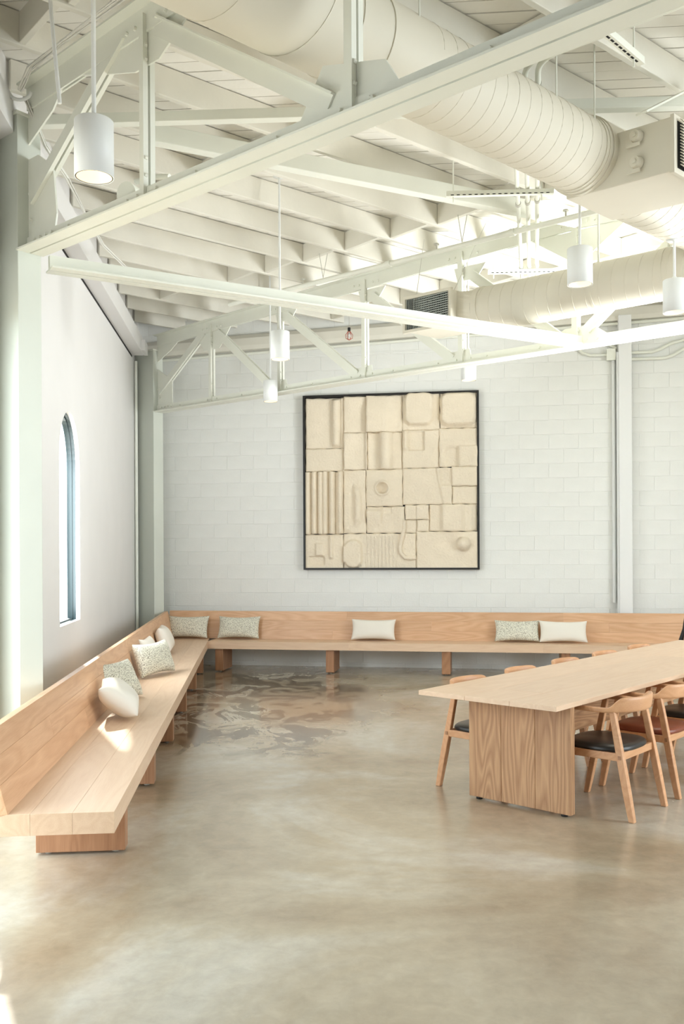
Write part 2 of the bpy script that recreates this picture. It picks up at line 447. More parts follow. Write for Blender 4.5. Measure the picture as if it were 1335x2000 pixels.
# ------------------------------------------------------------------ ceiling: deck planks, joists, blocking
def wx(y): return WLO.x + Ld.x / Ld.y * (y - WLO.y)      # the left wall's face at depth y
cl = MB()
pl = [(wx(-4) - .12, -4), (9.2, -4), (9.2, 15.5), (wx(15.5) - .12, 15.5)]
cl.add([(x, y, z) for z in (DECK + .03, DECK + .15) for x, y in pl], [(3, 2, 1, 0), (4, 5, 6, 7)] + [(i, (i + 1) % 4, 4 + (i + 1) % 4, 4 + i) for i in range(4)])
cl = cl.build('ceiling', mat('seam_shade_backing', (96, 86, 74), .9)); structure(cl)  # backing slab coloured dark to put shade into the plank seams
D1 = V((.996, -.085, 0)).normalized(); D2 = V((.085, .996, 0)).normalized()
pm = MB().box(-6.3, 6.3, -.065, .065, 0, .027).mesh('plank'); pm.materials.append(M_deck)
RD = Matrix((D1, D2, UP)).transposed().to_4x4()
for k in range(92):
    s = 2.6 + k * .139
    k_ = D1.y / D1.x; xl = wx(s + .2) - .22; ln_ = 9.0 - xl
    M = RD.copy(); xm = (xl + 9.0) / 2; M.translation = V((xm, s + k_ * xm, DECK + random.uniform(0, .004)))
    M = M @ Matrix.Diagonal((ln_ / 12.6, 1, 1, 1))
    link('plank', pm, None, cl, 0, 0, M)

nj = V((.6449, -.7643, 0)).normalized()
JB, JH, JT = EYE + 3.30, .22, .048
def joist_span(n):
    """where the joist with offset n enters at the left wall and leaves at the block wall / right side"""
    P = nj * n
    s0 = -P.x / J.x - 3
    # left wall: (p-WLO).NL = 0.02
    s_left = (0.02 - (P - WLO).dot(NL)) / J.dot(NL)
    s_back = (-.01 - (P - WO).dot(NW)) / J.dot(NW)
    s_right = (RX - P.x) / J.x
    return s_left, min(s_back, s_right)
n0 = -4.125
for k in range(-5, 15):
    n = n0 - .61 * k
    a, b = joist_span(n)
    P = nj * n
    a = max(a, (1.2 - P.y) / J.y)
    if b - a < .4: continue
    c = P + J * (a + b) / 2 + UP * (JB + JH / 2)
    board('joist', cl, c, J, nj, b - a, JT, JH, M_wood, .006)
    # blocking in rows that run with the trusses
    for row in (-5.35, -3.0, -.75, 1.5, 3.7):
        # row line: points with NT-coordinate fixed, relative to the back truss
        q = row + random.uniform(-.05, .05)
        Pn = nj * (n - .305)
        base = V((-2.61, 13.3, 0))
        s = (q - (Pn - base).dot(NT)) / J.dot(NT)
        aa, bb = joist_span(n - .61)
        if s < aa + .1 or s > bb - .1: continue
        cc = Pn + J * s + UP * (JB + .012 + (JH - .02) / 2)
        ln = .61 - JT - .006
        board('blocking', cl, cc, nj, J, ln, .045, JH - .02, M_wood, .004)

# ledger on the block wall under the joists, following the roof's slope
ld = MB()
P0 = WO + W * -4.2 - NW * .05 + UP * (EYE + 2.83); P1 = WO + W * 5.2 - NW * .05 + UP * (EYE + 3.20)
ld.prism(P0 + UP * .06, P1 + UP * .03, [(-.05, 0), (.05, 0), (.06, .06), (.05, .17), (.0, .23), (-.05, .24)])
o = ld.build('trim_3', M_wood); structure(o)
st = MB(); st.tube([P0 - NW * .02, P1 - NW * .02], .022, 8); st.build('conduit_strip', M_steel, o)
lg = MB(); lg.obox(WO, W, NW, UP, -1.7, 1.1, -.012, .0, EYE + 2.845, EYE + 2.865)
o = lg.build('trim_4', M_block); structure(o)

# ------------------------------------------------------------------ steel columns and trusses
C1 = V((-2.08, 6.17, 0)); C2 = V((-2.64, 13.3, 0))
def column(name, c, label, top):
    t = thing(name, label, 'column', c - T * .23)
    m = MB().obox(c, T, NT, UP, -.46, 0, -.0875, .0875, .012, top); m.build('shaft', M_column, t, .004)
    b = MB().obox(c, T, NT, UP, -.52, .05, -.14, .14, 0, .014); b.build('base_plate', M_steel, t)
    p = MB().obox(c, T, NT, UP, -.47, .012, -.1, .1, top - .02, top); p.build('cap_plate', M_steel, t)
    return t
col1 = column('steel_column', C1, 'ivory painted steel column close by on the left edge of the view', EYE + 2.92)
col2 = column('steel_column', C2, 'ivory painted steel column in the corner behind the two benches', EYE + 2.90)

def angles(w_, h_, t_=.012, g=.007, flip=False):
    """two back-to-back angles, flange at the bottom (or the top when flipped)"""
    s = -1 if flip else 1
    a = [(g, 0), (w_, 0), (w_, t_ * s), (g + t_, t_ * s), (g + t_, h_ * s), (g, h_ * s)]
    b = [(-x, y) for x, y in a]
    return a, b
def member(mb, P, Q, w_, h_, up=UP, flip=False, t_=.012, g=.007):
    for pr in angles(w_, h_, t_, g, flip): mb.prism(P, Q, pr, up)

def bolts(mb, c, axis, r=.013, l=.012):
    c = V(c); axis = V(axis).normalized()
    mb.tube([c, c + axis * l], [r, r * .8], 6, True, False)

def plate(parent, tp, pts, mat_=None, th=.012, NT=NT):
    """gusset plate with corners (t, h) in the truss plane"""
    n = len(pts); m = MB()
    vs = [tp(t, h) - NT * th / 2 for t, h in pts] + [tp(t, h) + NT * th / 2 for t, h in pts]
    fs = [tuple(range(n)), tuple(range(2 * n - 1, n - 1, -1))] + [(i, i + n, (i + 1) % n + n, (i + 1) % n) for i in range(n)]
    m.add(vs, fs); m.build('gusset_plate', mat_ or M_steel, parent)

def truss(c, label, tmax, posts, diags, tops, slope=.036, T=T):
    NT = V((-T.y, T.x, 0))
    tp = lambda t, h: c + T * t + UP * (EYE + h)
    r = thing('roof_truss', label, 'truss', tp(0, 1.995))
    topl = lambda t: 2.94 + slope * (t if t < 6.5 else 13 - t)
    m = MB(); member(m, tp(.0, 1.995), tp(tmax, 1.995), .10, .10); m.build('bottom_chord', M_steel, r)
    m = MB()
    if tmax <= 6.6: member(m, tp(.0, topl(0) + .16), tp(tmax, topl(tmax) + .16), .09, .16, UP, True)
    else:
        member(m, tp(.0, topl(0) + .16), tp(6.5, topl(6.5) + .16), .09, .16, UP, True)
        member(m, tp(6.5, topl(6.5) + .16), tp(tmax, topl(tmax) + .16), .09, .16, UP, True)
    m.build('top_chord', M_steel, r)
    for t in posts:
        m = MB(); member(m, tp(t, 2.02), tp(t, topl(t) + .1), .042, .07, -T, False, .01, .008); m.build('post', M_steel, r)
    for (t0, h0, t1, h1) in diags:
        m = MB(); member(m, tp(t0, h0), tp(t1, h1), .035, .105, -T, False, .01, .007); m.build('diagonal', M_steel, r)
    bm = MB()
    for pts in tops:
        plate(r, tp, pts, None, .012, NT)
    # bolt heads: too small to pick apart
    rows = [(.10 + .07 * i, 2.06) for i in range(4)] + [(.06, 2.2), (.06, 2.32)]
    for t in posts:
        rows += [(t - .18, topl(t) + .05), (t - .1, topl(t) + .05), (t + .1, topl(t) + .05), (t + .18, topl(t) + .05), (t, topl(t) - .08), (t, topl(t) - .16), (t, 2.16), (t, 2.26), (t + .09, 2.06), (t - .09, 2.06)]
    t = .5
    while t < tmax - .1:
        rows.append((t, 2.055)); t += .62
    for t, h in rows: bolts(bm, tp(t, h) - NT * .018, -NT, .014, .016)
    o = bm.build('bolt_heads', M_steel, r); o['kind'] = 'stuff'
    return r
TN = V((.7535, -.6575, 0)).normalized()
nearP = [1.303, 2.871, 4.33]
truss(C1, 'ivory steel roof truss nearest the camera, crossing the upper picture', 6.3, nearP,
      [(.07, 2.30, 1.10, 3.02), (1.41, 3.04, 2.74, 2.16), (3.0, 3.0, 4.22, 2.14)],
      [[(0, 2.02), (.30, 2.02), (.34, 2.18), (.30, 2.50), (.12, 2.62), (0, 2.62)],
       [(0, 2.72), (.30, 2.86), (.42, 2.98), (0, 3.06)],
       [(.60, 2.98), (.98, 2.86), (1.18, 2.80), (1.40, 2.80), (1.74, 3.0), (1.74, 3.06), (.60, 3.04)],
       [(2.48, 2.06), (3.14, 2.06), (3.04, 2.22), (2.66, 2.32)]], .036, TN)
bp_ = [1.165, 2.46, 3.83, 5.17, 6.50, 7.83, 9.17]
tops = [[(0, 2.02), (.32, 2.02), (.32, 2.42), (0, 2.62)], [(0, 2.72), (.30, 2.86), (.5, 2.99), (0, 3.04)]]
dg = [(.06, 2.24, 1.03, 2.96)]
tops.append([(.80, 3.0), (1.0, 2.74), (1.3, 2.74), (1.52, 3.0)])
for i in range(1, 5):
    a, b = bp_[i - 1], bp_[i]
    dg.append((a + .13, 3.0, b - .12, 2.12))
for t in bp_[1:4]:
    tops.append([(t - .12, 3.06), (t - .08, 2.91), (t + .16, 2.91), (t + .28, 3.06)])
    tops.append([(t - .28, 2.06), (t - .2, 2.15), (t + .07, 2.17), (t + .09, 2.06)])
tops.append([(5.98, 3.16), (6.4, 2.88), (6.6, 2.88), (7.02, 3.16)])
tops.append([(6.15, 2.06), (6.35, 2.2), (6.65, 2.2), (6.85, 2.06)])
dg += [(7.7, 3.0, 6.62, 2.12), (9.0, 2.95, 7.95, 2.12)]
truss(C2, 'ivory steel roof truss further back, ending at the corner column', 10.4, bp_, dg, tops)

# struts between the trusses
def strut(label, P, Q, w_, h_, flip=False, name='brace_strut'):
    m = MB(); member(m, P, Q, w_, h_, UP, flip)
    return tag(m.build(name, M_steel), label, 'brace')
strut('long ivory steel strut running from the near column down to the rear truss', H(-2.0, 6.33, 1.93), H(2.38, 9.12, 2.0), .085, .10)
m = MB(); m.prism(H(-1.5, 6.98, 3.10), H(2.3, 8.92, 3.12), [(-.05, 0), (.05, 0), (.05, .14), (-.05, .14)])
o = tag(m.build('brace_strut', M_steel, None, .006), 'upper ivory steel strut under the joists between the two trusses', 'brace')
m = MB(); m.prism(H(-2.25, 6.78, 3.12), H(3.2, 6.50, 3.12), [(-.04, 0), (.04, 0), (.04, .075), (-.04, .075)])
tag(m.build('brace_strut', M_steel, None, .004), 'slim level ivory brace passing behind the big round duct', 'brace')

m = MB(); m.prism(H(1.98, 6.05, 2.85), H(2.55, 6.55, 3.29), [(-.04, 0), (.04, 0), (.04, .012), (-.04, .012)])
tag(m.build('brace_strut', M_steel), 'short ivory brace rising to the right above the outlet box', 'brace')
# ------------------------------------------------------------------ ducts
def duct_mesh(P, Q, r, n=40):
    return MB().tube([P, Q], r, n)
def helix(P, Q, r, pitch, wr=.004, n=28):
    P, Q = V(P), V(Q); d = (Q - P); Lh = d.length; d.normalize()
    sx = d.cross(UP).normalized(); sy = sx.cross(d)
    N = int(Lh / pitch * n); pts = []
    for i in range(N + 1):
        a = 2 * math.pi * i / n; s = Lh * i / N
        pts.append(P + d * s + sx * (r * math.cos(a)) + sy * (r * math.sin(a)))
    return MB().tube(pts, wr, 4, True, False)
JD = V((.729, .6845, 0)).normalized()
DP = H(.952, 5.75, 2.74)
RD1 = .25
a1 = DP - JD * 4.9; b1 = DP + JD * .97
du = thing('spiral_duct', 'large round ivory air duct running diagonally under the joists', 'duct', DP - UP * RD1)
duct_mesh(a1, DP - JD * 1.35, RD1 + .006).build('duct_tube', M_duct, du)
duct_mesh(DP - JD * 1.35, b1, RD1).build('duct_tube', M_duct, du)
helix(DP - JD * .75, b1, RD1 + .0005, .115, .0022).build('spiral_seam', M_duct, du)
helix(a1 + JD * 2, DP - JD * 1.5, RD1 + .007, .45, .0035).build('spiral_seam', M_duct, du)
for s, rr_2 in ((-1.35, .012), (-1.12, .006), (.97, .012), (.94, .006)):
    P = DP + JD * s
    MB().tube([P - JD * .018, P + JD * .018], RD1 + rr_2, 40).build('collar_ring', M_duct, du)
# plenum fitting past the collar, with a side outlet
P = b1
duct_mesh(P + JD * .02, P + JD * 2.6, RD1 + .02).build('tee_tube', M_duct, du)
helix(P + JD * .5, P + JD * 2.4, RD1 + .0205, .115, .0022).build('spiral_seam', M_duct, du)
for s in (-.9, .4, .85):
    Q = DP + JD * s
    MB().tube([Q + JD.cross(UP) * .2 + UP * .14, Q + JD.cross(UP) * .2 + UP * .8], .006, 6).build('hanger_rod', M_steel, du)
bx = thing('outlet_plenum', 'square ivory outlet box with louvred grille on the big duct', 'vent', P + JD * .3 + T * .3 - UP * .2)
bc = P + JD * .04
MB().obox(bc, JD, T, UP, 0, .62, -.12, .64, -.27, .09).build('box_shell', M_duct, bx, .006)
MB().obox(bc, JD, T, UP, -.012, .632, .625, .652, -.282, .102).build('grille_frame', M_duct, bx, .003)
MB().obox(bc, JD, T, UP, .03, .59, .650, .654, -.245, .065).build('grille_back', M_dark, bx)
sm = MB().box(-.28, .28, -.012, .012, -.003, .003).mesh('louvre'); sm.materials.append(M_duct)
for k in range(16):
    M = Matrix((JD, (T * .8 + UP * -.6).normalized(), (T * .6 + UP * .8).normalized())).transposed().to_4x4()
    M.translation = bc + JD * .31 + T * .664 + UP * (-.238 + .0198 * k)
    link('louvre', sm, None, bx, 0, 0, M)
for z in (-.155, .02):
    Q = bc + T * .40 + UP * z
    kb = MB().tube([Q, Q - JD * .05], [.045, .035], 16); kb.tube([Q - JD * .05, Q - JD * .062], .016, 10)
    kb.obox(Q - JD * .03, JD, T, UP, -.006, .006, -.06, .03, -.07, -.045)
    kb.build('damper_knob', M_duct, bx)

D2P = H(2.10, 8.70, 2.40); RD2 = .222
d2a = D2P - T * .86; d2b = D2P + T * 2.4
d2 = thing('branch_duct', 'smaller round ivory air duct lying in front of the rear truss', 'duct', D2P - UP * RD2)
duct_mesh(d2a, d2b, RD2).build('duct_tube', M_duct, d2)
helix(d2a + T * .05, d2b, RD2 + .0005, .125, .0025).build('spiral_seam', M_duct, d2)
MB().tube([d2a - T * .03, d2a + T * .03], RD2 + .008, 40).build('collar_ring', M_duct, d2)
# square to round transition
sq = [(-.2, -.17), (0, -.17), (.2, -.17), (.2, 0), (.2, .17), (0, .17), (-.2, .17), (-.2, 0)]
n = 32; trn = MB(); A = []; B = []
for k in range(n):
    a = 2 * math.pi * (k + .5) / n
    x, y = math.cos(a), math.sin(a); s = min(.20 / max(abs(x), 1e-6), .172 / max(abs(y), 1e-6))
    A.append(d2a - T * .16 + J * (x * s) + UP * (y * s + .02)); B.append(d2a + J * (x * RD2) + UP * (y * RD2))
trn.add(A + B, [(k, (k + 1) % n, n + (k + 1) % n, n + k) for k in range(n)]).build('transition', M_duct, d2)
for s in (.35, 1.0):
    Q = D2P + T * s
    MB().tube([Q + UP * RD2, Q + UP * (3.3 - 2.4)], .011, 8).build('hanger_rod', M_steel, d2)
    MB().tube([Q - T * .012, Q + T * .012], RD2 + .004, 40).build('hanger_band', M_duct, d2)
vb = thing('return_grille_box', 'ivory duct end box with dark egg-crate grille facing the room', 'vent', d2a - T * .4 - UP * .2)
bc = d2a - T * .16 + UP * .02
MB().obox(bc, T, J, UP, -.56, 0, -.27, .2, -.172, .172).build('box_shell', M_duct, vb, .004)
MB().obox(bc, T, J, UP, -.585, .005, -.30, -.265, -.188, -.158).build('grille_frame', M_duct, vb)
MB().obox(bc, T, J, UP, -.585, .005, -.30, -.265, .158, .188).build('grille_frame', M_duct, vb)
MB().obox(bc, T, J, UP, -.585, -.555, -.30, -.265, -.158, .158).build('grille_frame', M_duct, vb)
MB().obox(bc, T, J, UP, -.025, .005, -.30, -.265, -.158, .158).build('grille_frame', M_duct, vb)
MB().obox(bc, T, J, UP, -.56, -.02, -.275, -.271, -.16, .16).build('grille_back', M_dark, vb)
M_slat = mat('grey_grille_slat', (176, 182, 176), .5)
hs = MB().box(-.265, .265, -.006, .006, -.003, .003).mesh('slat'); hs.materials.append(M_slat)
vsl = MB().box(-.0018, .0018, -.005, .005, -.158, .158).mesh('upright_slat'); vsl.materials.append(M_slat)
RB = Matrix((T, J, UP)).transposed().to_4x4()
for k in range(14):
    M = RB.copy(); M.translation = bc - T * .29 - J * .285 + UP * (-.147 + .0226 * k); link('slat', hs, None, vb, 0, 0, M)
for k in range(26):
    M = RB.copy(); M.translation = bc - T * (.03 + .0205 * k) - J * .281; link('upright_slat', vsl, None, vb, 0, 0, M)
for k, (dx, dz) in enumerate(((-.5, .17), (-.04, .17))):
    MB().tube([bc + T * dx + UP * dz - J * .2, bc + T * (dx - .15 + .3 * k) + UP * (dz + .72) + J * .1], .003, 5).build('hanger_wire', M_chrome, vb)

# ------------------------------------------------------------------ pendants
def pendant(px, py, zb, label, k=1.0, hang=None):
    r = thing('pendant_light', label, 'lamp', (px, py, zb), 0, 'white cylinder pendant lights')
    rad, hgt = .09 * k, .262 * k
    b = MB(); b.lathe((0, 0, 0), [(0, hgt), (rad - .004, hgt), (rad, hgt - .004), (rad, .0), (rad - .004, 0), (rad - .004, .012)], 40); local(b, 'shade', M_lamp, r)
    b = MB(); b.lathe((0, 0, 0), [(rad - .006, .004), (rad - .012, .002), (.045, .05), (.042, .06)], 40); local(b, 'reflector', M_glow, r)
    b = MB(); b.lathe((0, 0, 0), [(rad - .0045, .001), (rad - .0085, .0005)], 40); local(b, 'rim_gap', M_dark, r)
    b = MB(); b.lathe((0, 0, 0), [(.043, .058), (0, .058)], 24); local(b, 'lens', M_lamp, r)
    top = (hang or DECK + .02) - zb
    b = MB(); b.tube([(0, 0, hgt), (0, 0, top)], .0105, 10); local(b, 'stem', M_lamp, r)
    b = MB(); b.lathe((0, 0, 0), [(0, hgt + .028), (.018, hgt + .026), (.022, hgt)], 16); local(b, 'stem_cap', M_lamp, r)
    b = MB(); b.lathe((0, 0, 0), [(0, top), (.06, top), (.06, top - .02), (.0, top - .025)], 20); local(b, 'canopy', M_lamp, r)
    return r
def place(px, Y): return (px - 667.5) / 1800 * Y
pendant(place(187.5, 4.28), 4.28, EYE + 1.735, 'large white cylinder pendant hanging before the near column')
pendant(place(548.5, 8.70), 8.70, EYE + 1.80, 'white cylinder pendant before the second post of the rear truss')
pendant(place(529.5, 11.6), 11.6, EYE + 1.87, 'small far white cylinder pendant overlapping the rear bottom chord')
pendant(place(1134.5, 7.2), 7.2, EYE + 2.062, 'white cylinder pendant hanging in front of the smaller duct', 1.08)
pendant(place(1319, 7.4), 7.4, EYE + 1.89, 'white cylinder pendant cut by the right edge of the picture', 1.0, EYE + 2.49)
pendant(place(916, 11.0), 11.0, EYE + 2.015, 'white cylinder pendant half hidden just above the relief artwork')

# ------------------------------------------------------------------ pipes, conduits, hangers
def pipe(name, label, cat, pts, r, mt=M_steel, n=10):
    return tag(MB().tube(pts, r, n).build(name, mt), label, cat)
a, b = H(-1.35, 11.15, 2.975), H(2.75, 7.76, 2.99)
sp = pipe('sprinkler_pipe', 'ivory sprinkler pipe running below the joists toward the smaller duct', 'pipe', [a, b], .026)
d = (b - a).normalized()
for s in (.75, 2.4, 3.85):
    P = a + d * s
    MB().tube([P - d * .03, P + d * .03], .036, 10).build('coupling', M_steel, sp)
for s in (1.2, 3.0, 4.4):
    P = a + d * s
    hd = MB(); hd.tube([P, P + UP * .07], .01, 8); hd.tube([P + UP * .07, P + UP * .082], .028, 10)
    hd.build('sprinkler_head', M_chrome, sp)
for s in (1.5, 3.3):
    P = a + d * s
    MB().tube([P + UP * .03, P + V((-.04, 0, .30))], .004, 6).build('pipe_hanger', M_chrome, sp)
    MB().tube([P + UP * .03, P + V((.05, 0, .30))], .004, 6).build('pipe_hanger', M_chrome, sp)

CD = V((.205, .979, 0)).normalized(); cq = CD.cross(UP)
names = ['leftmost of three parallel ivory conduits passing over the big duct', 'middle of three parallel ivory conduits passing over the big duct', 'rightmost of three parallel ivory conduits passing over the big duct']
for k in range(3):
    c0 = V((1.09 + .075 * k, 5.85 - .045 * k, EYE + 3.06))
    R = .16
    pts = [c0 + T * 2.6, c0 + T * R]
    for i in range(1, 8):
        s = i / 8; pts.append(c0 + T * (R * (1 - s) ** 2) + CD * (R * s ** 2))
    pts += [c0 + CD * R, c0 + CD * 5.2]
    cp = pipe('conduit', names[k], 'conduit', pts, .019)
    for s in (.3, 2.35, 4.25):
        MB().tube([c0 + CD * s, c0 + CD * (s + .05)], .025, 10).build('coupling', M_chrome, cp)

def trapeze(label, P, Q, under=False):
    P, Q = V(P), V(Q); d = (Q - P).normalized(); L_ = (Q - P).length
    r = thing('channel_hanger', label, 'bracket', P)
    MB().prism(P, Q, [(-.021, 0), (.021, 0), (.021, .042), (-.021, .042)]).build('channel', M_steel, r)
    side = d.cross(UP)
    slot = MB(); k = 0
    while .05 + k * .05 < L_ - .03:
        s = .05 + k * .05
        if under: slot.obox(P + d * s, d, side, UP, -.016, .016, -.006, .006, -.002, .001)
        else: slot.obox(P + d * s, d, side, UP, -.013, .013, -.0225, .0225, .004, .011)
        k += 1
    o = slot.build('slots', M_dark, r); o['kind'] = 'stuff'
    for s in (.06, L_ - .1):
        MB().tube([P + d * s - UP * .05, V((P + d * s).to_tuple()) * 1 + UP * (EYE + 3.3 - P.z)], .006, 6).build('threaded_rod', M_steel, r)
    return r
trapeze('slotted channel under the joists holding three conduits left of centre', H(.90, 7.83, 2.994), H(1.80, 7.78, 2.994))
trapeze('slotted channel beyond the rear truss holding the three conduits', H(1.60, 10.02, 2.99), H(2.55, 9.97, 2.99))
trapeze('short slotted channel beside the near truss at upper right', H(1.385, 5.08, 2.9), H(1.81, 5.53, 2.9), True)

# hanging tube at the upper left, loose cables on the truss and along the wall top
pipe('hanging_tube', 'thin white tube hanging loose at the upper left of the near truss', 'tube', [H(place(100, 5.0), 5.0, 3.1), H(place(112, 5.0), 5.0, 2.7), H(place(121, 5.0), 5.0, 2.43)], .011, M_lamp, 8)
def cable(pts, k, spread):
    """a soft bundle of k cables along pts"""
    m = MB()
    for i in range(k):
        o_ = V((random.uniform(-1, 1), random.uniform(-1, 1), random.uniform(-1, 1))) * spread
        q = [V(p) + o_ + V((random.uniform(-1, 1), random.uniform(-1, 1), random.uniform(-1, 1))) * spread * .5 for p in pts]
        # smooth the run
        sm_ = []
        for a_, b_ in zip(q[:-1], q[1:]): sm_ += [a_, a_.lerp(b_, .33), a_.lerp(b_, .66)]
        sm_.append(q[-1]); m.tube(sm_, .005, 5)
    return m
tp1 = lambda t, h: C1 + TN * t + UP * (EYE + h) - NT * .12
cb = cable([tp1(2.0, 3.2), tp1(1.2, 3.16), tp1(.6, 3.13), tp1(.22, 3.10), tp1(.1, 3.0)], 6, .014).build('cable_bundle', M_cable)
tag(cb, 'bundle of white cables lying along the near truss top chord', 'cable')
cb = cable([H(-2.08, 6.1, 3.0), H(-1.98, 6.2, 2.72), H(-1.93, 6.5, 2.62), H(-2.02, 7.3, 2.66), H(-2.12, 8.2, 2.72), H(-2.05, 8.8, 2.70), H(-1.75, 9.1, 2.66), H(-1.1, 9.2, 2.62), H(-.6, 9.2, 2.6)], 6, .016).build('cable_bundle', M_cable)
tag(cb, 'bundle of white cables sagging from the near column along the wall top', 'cable')
hk = MB(); hk.tube([H(-2.1, 6.06, 3.02) + V((.07 * math.cos(a_), 0, .05 * math.sin(a_))) for a_ in [math.pi + i * math.pi / 10 for i in range(11)]], .012, 8)
tag(hk.build('cable_hook', M_lamp), 'white half-ring hook carrying cables at the near column top', 'hook')

# junction box and conduits on the block wall at right
def wp(px, h, d=.0):
    """point on the block wall's face at a given sideways ratio, d in front of it"""
    r_ = (px - 667.5) / 1800
    o_ = WO - NW * d
    u = (r_ * o_.y - o_.x) / (W.x - r_ * W.y)
    p = o_ + W * u; return V((p.x, p.y, EYE + h))
pu = wp(1221, 0, .12)
pt = thing('steel_post', 'slim white steel post standing against the block wall at right', 'column', (pu.x, pu.y, 0))
MB().obox(V((pu.x, pu.y, 0)), W, NW, UP, -.085, .085, -.05, .08, .01, EYE + 3.2).build('shaft', mat('white_post', (240, 240, 238), .5), pt, .003)
MB().obox(V((pu.x, pu.y, 0)), W, NW, UP, -.13, .13, -.08, .1, 0, .012).build('base_plate', M_steel, pt)
MB().obox(V((pu.x, pu.y, 0)), W, NW, UP, -.11, -.084, -.02, .02, .3, EYE + 2.7).build('edge_flange', M_lamp, pt)
jb = wp(1194, 2.68, .05)
jx = thing('junction_box', 'small square white electrical box on block wall beside the post', 'box', jb)
MB().obox(jb, W, NW, UP, -.055, .055, -.04, .045, -.075, .075).build('box_body', M_steel, jx, .004)
MB().obox(jb, W, NW, UP, -.06, .06, -.046, -.04, -.08, .08).build('cover_plate', M_steel, jx)
pipe('wall_conduit', 'vertical white conduit dropping from the electrical box down the wall', 'conduit', [wp(1199, 2.60, .05), wp(1199, -.75, .05)], .024, M_lamp)
pipe('wall_conduit', 'bent white conduit entering the electrical box from the left', 'conduit', [wp(1095, 2.98, .04), wp(1118, 2.86, .04), wp(1140, 2.72, .04), wp(1155, 2.685, .04), wp(1188, 2.685, .04)], .02)
pipe('wall_conduit', 'white conduit rising to the left behind the post top', 'conduit', [wp(1205, 2.77, .04), wp(1180, 2.86, .04), wp(1165, 2.95, .04)], .02)
pipe('wall_conduit', 'upper of two white conduits curving right from the post', 'conduit', [wp(1232, 2.70, .05), wp(1275, 2.70, .05), wp(1290, 2.73, .05), wp(1312, 2.81, .05), wp(1345, 2.86, .05), wp(1400, 2.88, .05)], .022)
pipe('wall_conduit', 'lower of two white conduits curving right from the post', 'conduit', [wp(1232, 2.61, .05), wp(1300, 2.61, .05), wp(1315, 2.64, .05), wp(1340, 2.74, .05), wp(1400, 2.78, .05)], .022)

# caged bulb near the block wall
cgp = H(place(683.5, 12.9), 12.9, 3.06)
cg = thing('caged_bulb', 'tiny red wire-caged bulb hanging near the top of block wall', 'lamp', cgp - UP * .1)
m = MB(); m.lathe(cgp - UP * .06, [(0, -.03), (.02, -.02), (.024, 0), (.012, .03), (0, .03)], 10); m.build('bulb', M_lamp, cg)
m = MB()
for k in range(6):
    a_ = math.pi * k / 6 * 2; m.tube([cgp + V((.012 * math.cos(a_), .012 * math.sin(a_), 0)), cgp + V((.05 * math.cos(a_), .05 * math.sin(a_), -.05)), cgp + V((.045 * math.cos(a_), .045 * math.sin(a_), -.1)), cgp + UP * -.125], .004, 4)
m.build('wire_cage', M_red, cg)
MB().tube([cgp, cgp + UP * .05], .02, 8).build('socket', M_black, cg)
MB().tube([cgp + UP * .05, cgp + UP * .24], .004, 5).build('hook_wire', M_chrome, cg)

# flood lamp on the near truss
fp = C1 + TN * .98 + UP * (EYE + 2.17) + NT * .16
fd = thing('flood_lamp', 'round ivory flood lamp sitting on the near bottom chord', 'lamp', fp)
MB().tube([fp, fp + V((-.05, -.09, -.02))], [.05, .075], 20).build('lamp_body', M_steel, fd)
MB().tube([fp + V((0, .01, 0)), fp + V((.06, .02, .06)), fp + T * .2 + UP * .02], .012, 8).build('arm', M_steel, fd)
MB().tube([fp + V((-.02, 0, .09)), fp + V((.10, .02, .13)), fp + V((.2, -.03, .11))], .018, 8).build('stub_pipe', M_steel, fd)

# ------------------------------------------------------------------ benches
SEAT, TOPB, TH = .43, .82, .105
B0 = V((-1.894, 12.90, 0)); A0 = V((-1.115, 4.49, 0))
ND = -NL                                   # from the room to the wall on the left bench
lb = thing('bench', 'long oak bench with backrest along the left wall', 'bench', A0 + ND * .3)
LL = (B0 - A0).dot(Ld) + .58
# seat: three boards wide, in lengths
def seat_boards(root, o, d, nrm, L_, widths, splits):
    g = .0006; y = 0
    seat = None
    for i, wd in enumerate(widths):
        ed = [0] + splits[i] + [L_]
        for a_, b_ in zip(ed[:-1], ed[1:]):
            c = o + d * (a_ + b_) / 2 + nrm * (y + wd / 2) + UP * (SEAT - TH / 2)
            board('seat_board', root, c, d, nrm, b_ - a_ - g, wd - g, TH, M_seat, .0012)
        y += wd
seat_boards(lb, A0, Ld, ND, LL, [.20, .20, .16], [[2.6, 5.4], [1.7, 4.6, 7.2], [3.1, 6.0]])
LEAN = .10
def back_boards(root, o, d, nrm, L_, rows, splits, dep, s0=0):
    ht = TOPB - SEAT; g = .0006
    slope = V((0, 0, 1)) * ht + nrm * LEAN; sl_ = slope.length; su = slope.normalized(); pn = d.cross(su)
    if pn.dot(nrm) < 0: pn = -pn
    y = 0
    for i, f in enumerate(rows):
        wd = sl_ * f; ed = [s0] + splits[i] + [L_]
        for a_, b_ in zip(ed[:-1], ed[1:]):
            c = o + d * (a_ + b_) / 2 + nrm * dep + UP * SEAT + su * (y + wd / 2) + pn * .021
            o_ = board('back_board', root, c, d, su, b_ - a_ - g, wd - g, .042, M_bench, .0012)
            if i == len(rows) - 1:                 # the top edge is cut level
                zs_ = 1 if d.cross(su).dot(pn) > 0 else -1
                for v_ in o_.data.vertices:
                    if v_.co.y > 0: v_.co.y += .042 * LEAN / ht * (.5 + .5 * (1 if v_.co.z * zs_ > 0 else -1))
        y += wd
back_boards(lb, A0, Ld, ND, LL + .02, [.36, .32, .32], [[2.2, 5.0], [1.2, 3.9, 6.6], [3.0, 5.8]], .505)
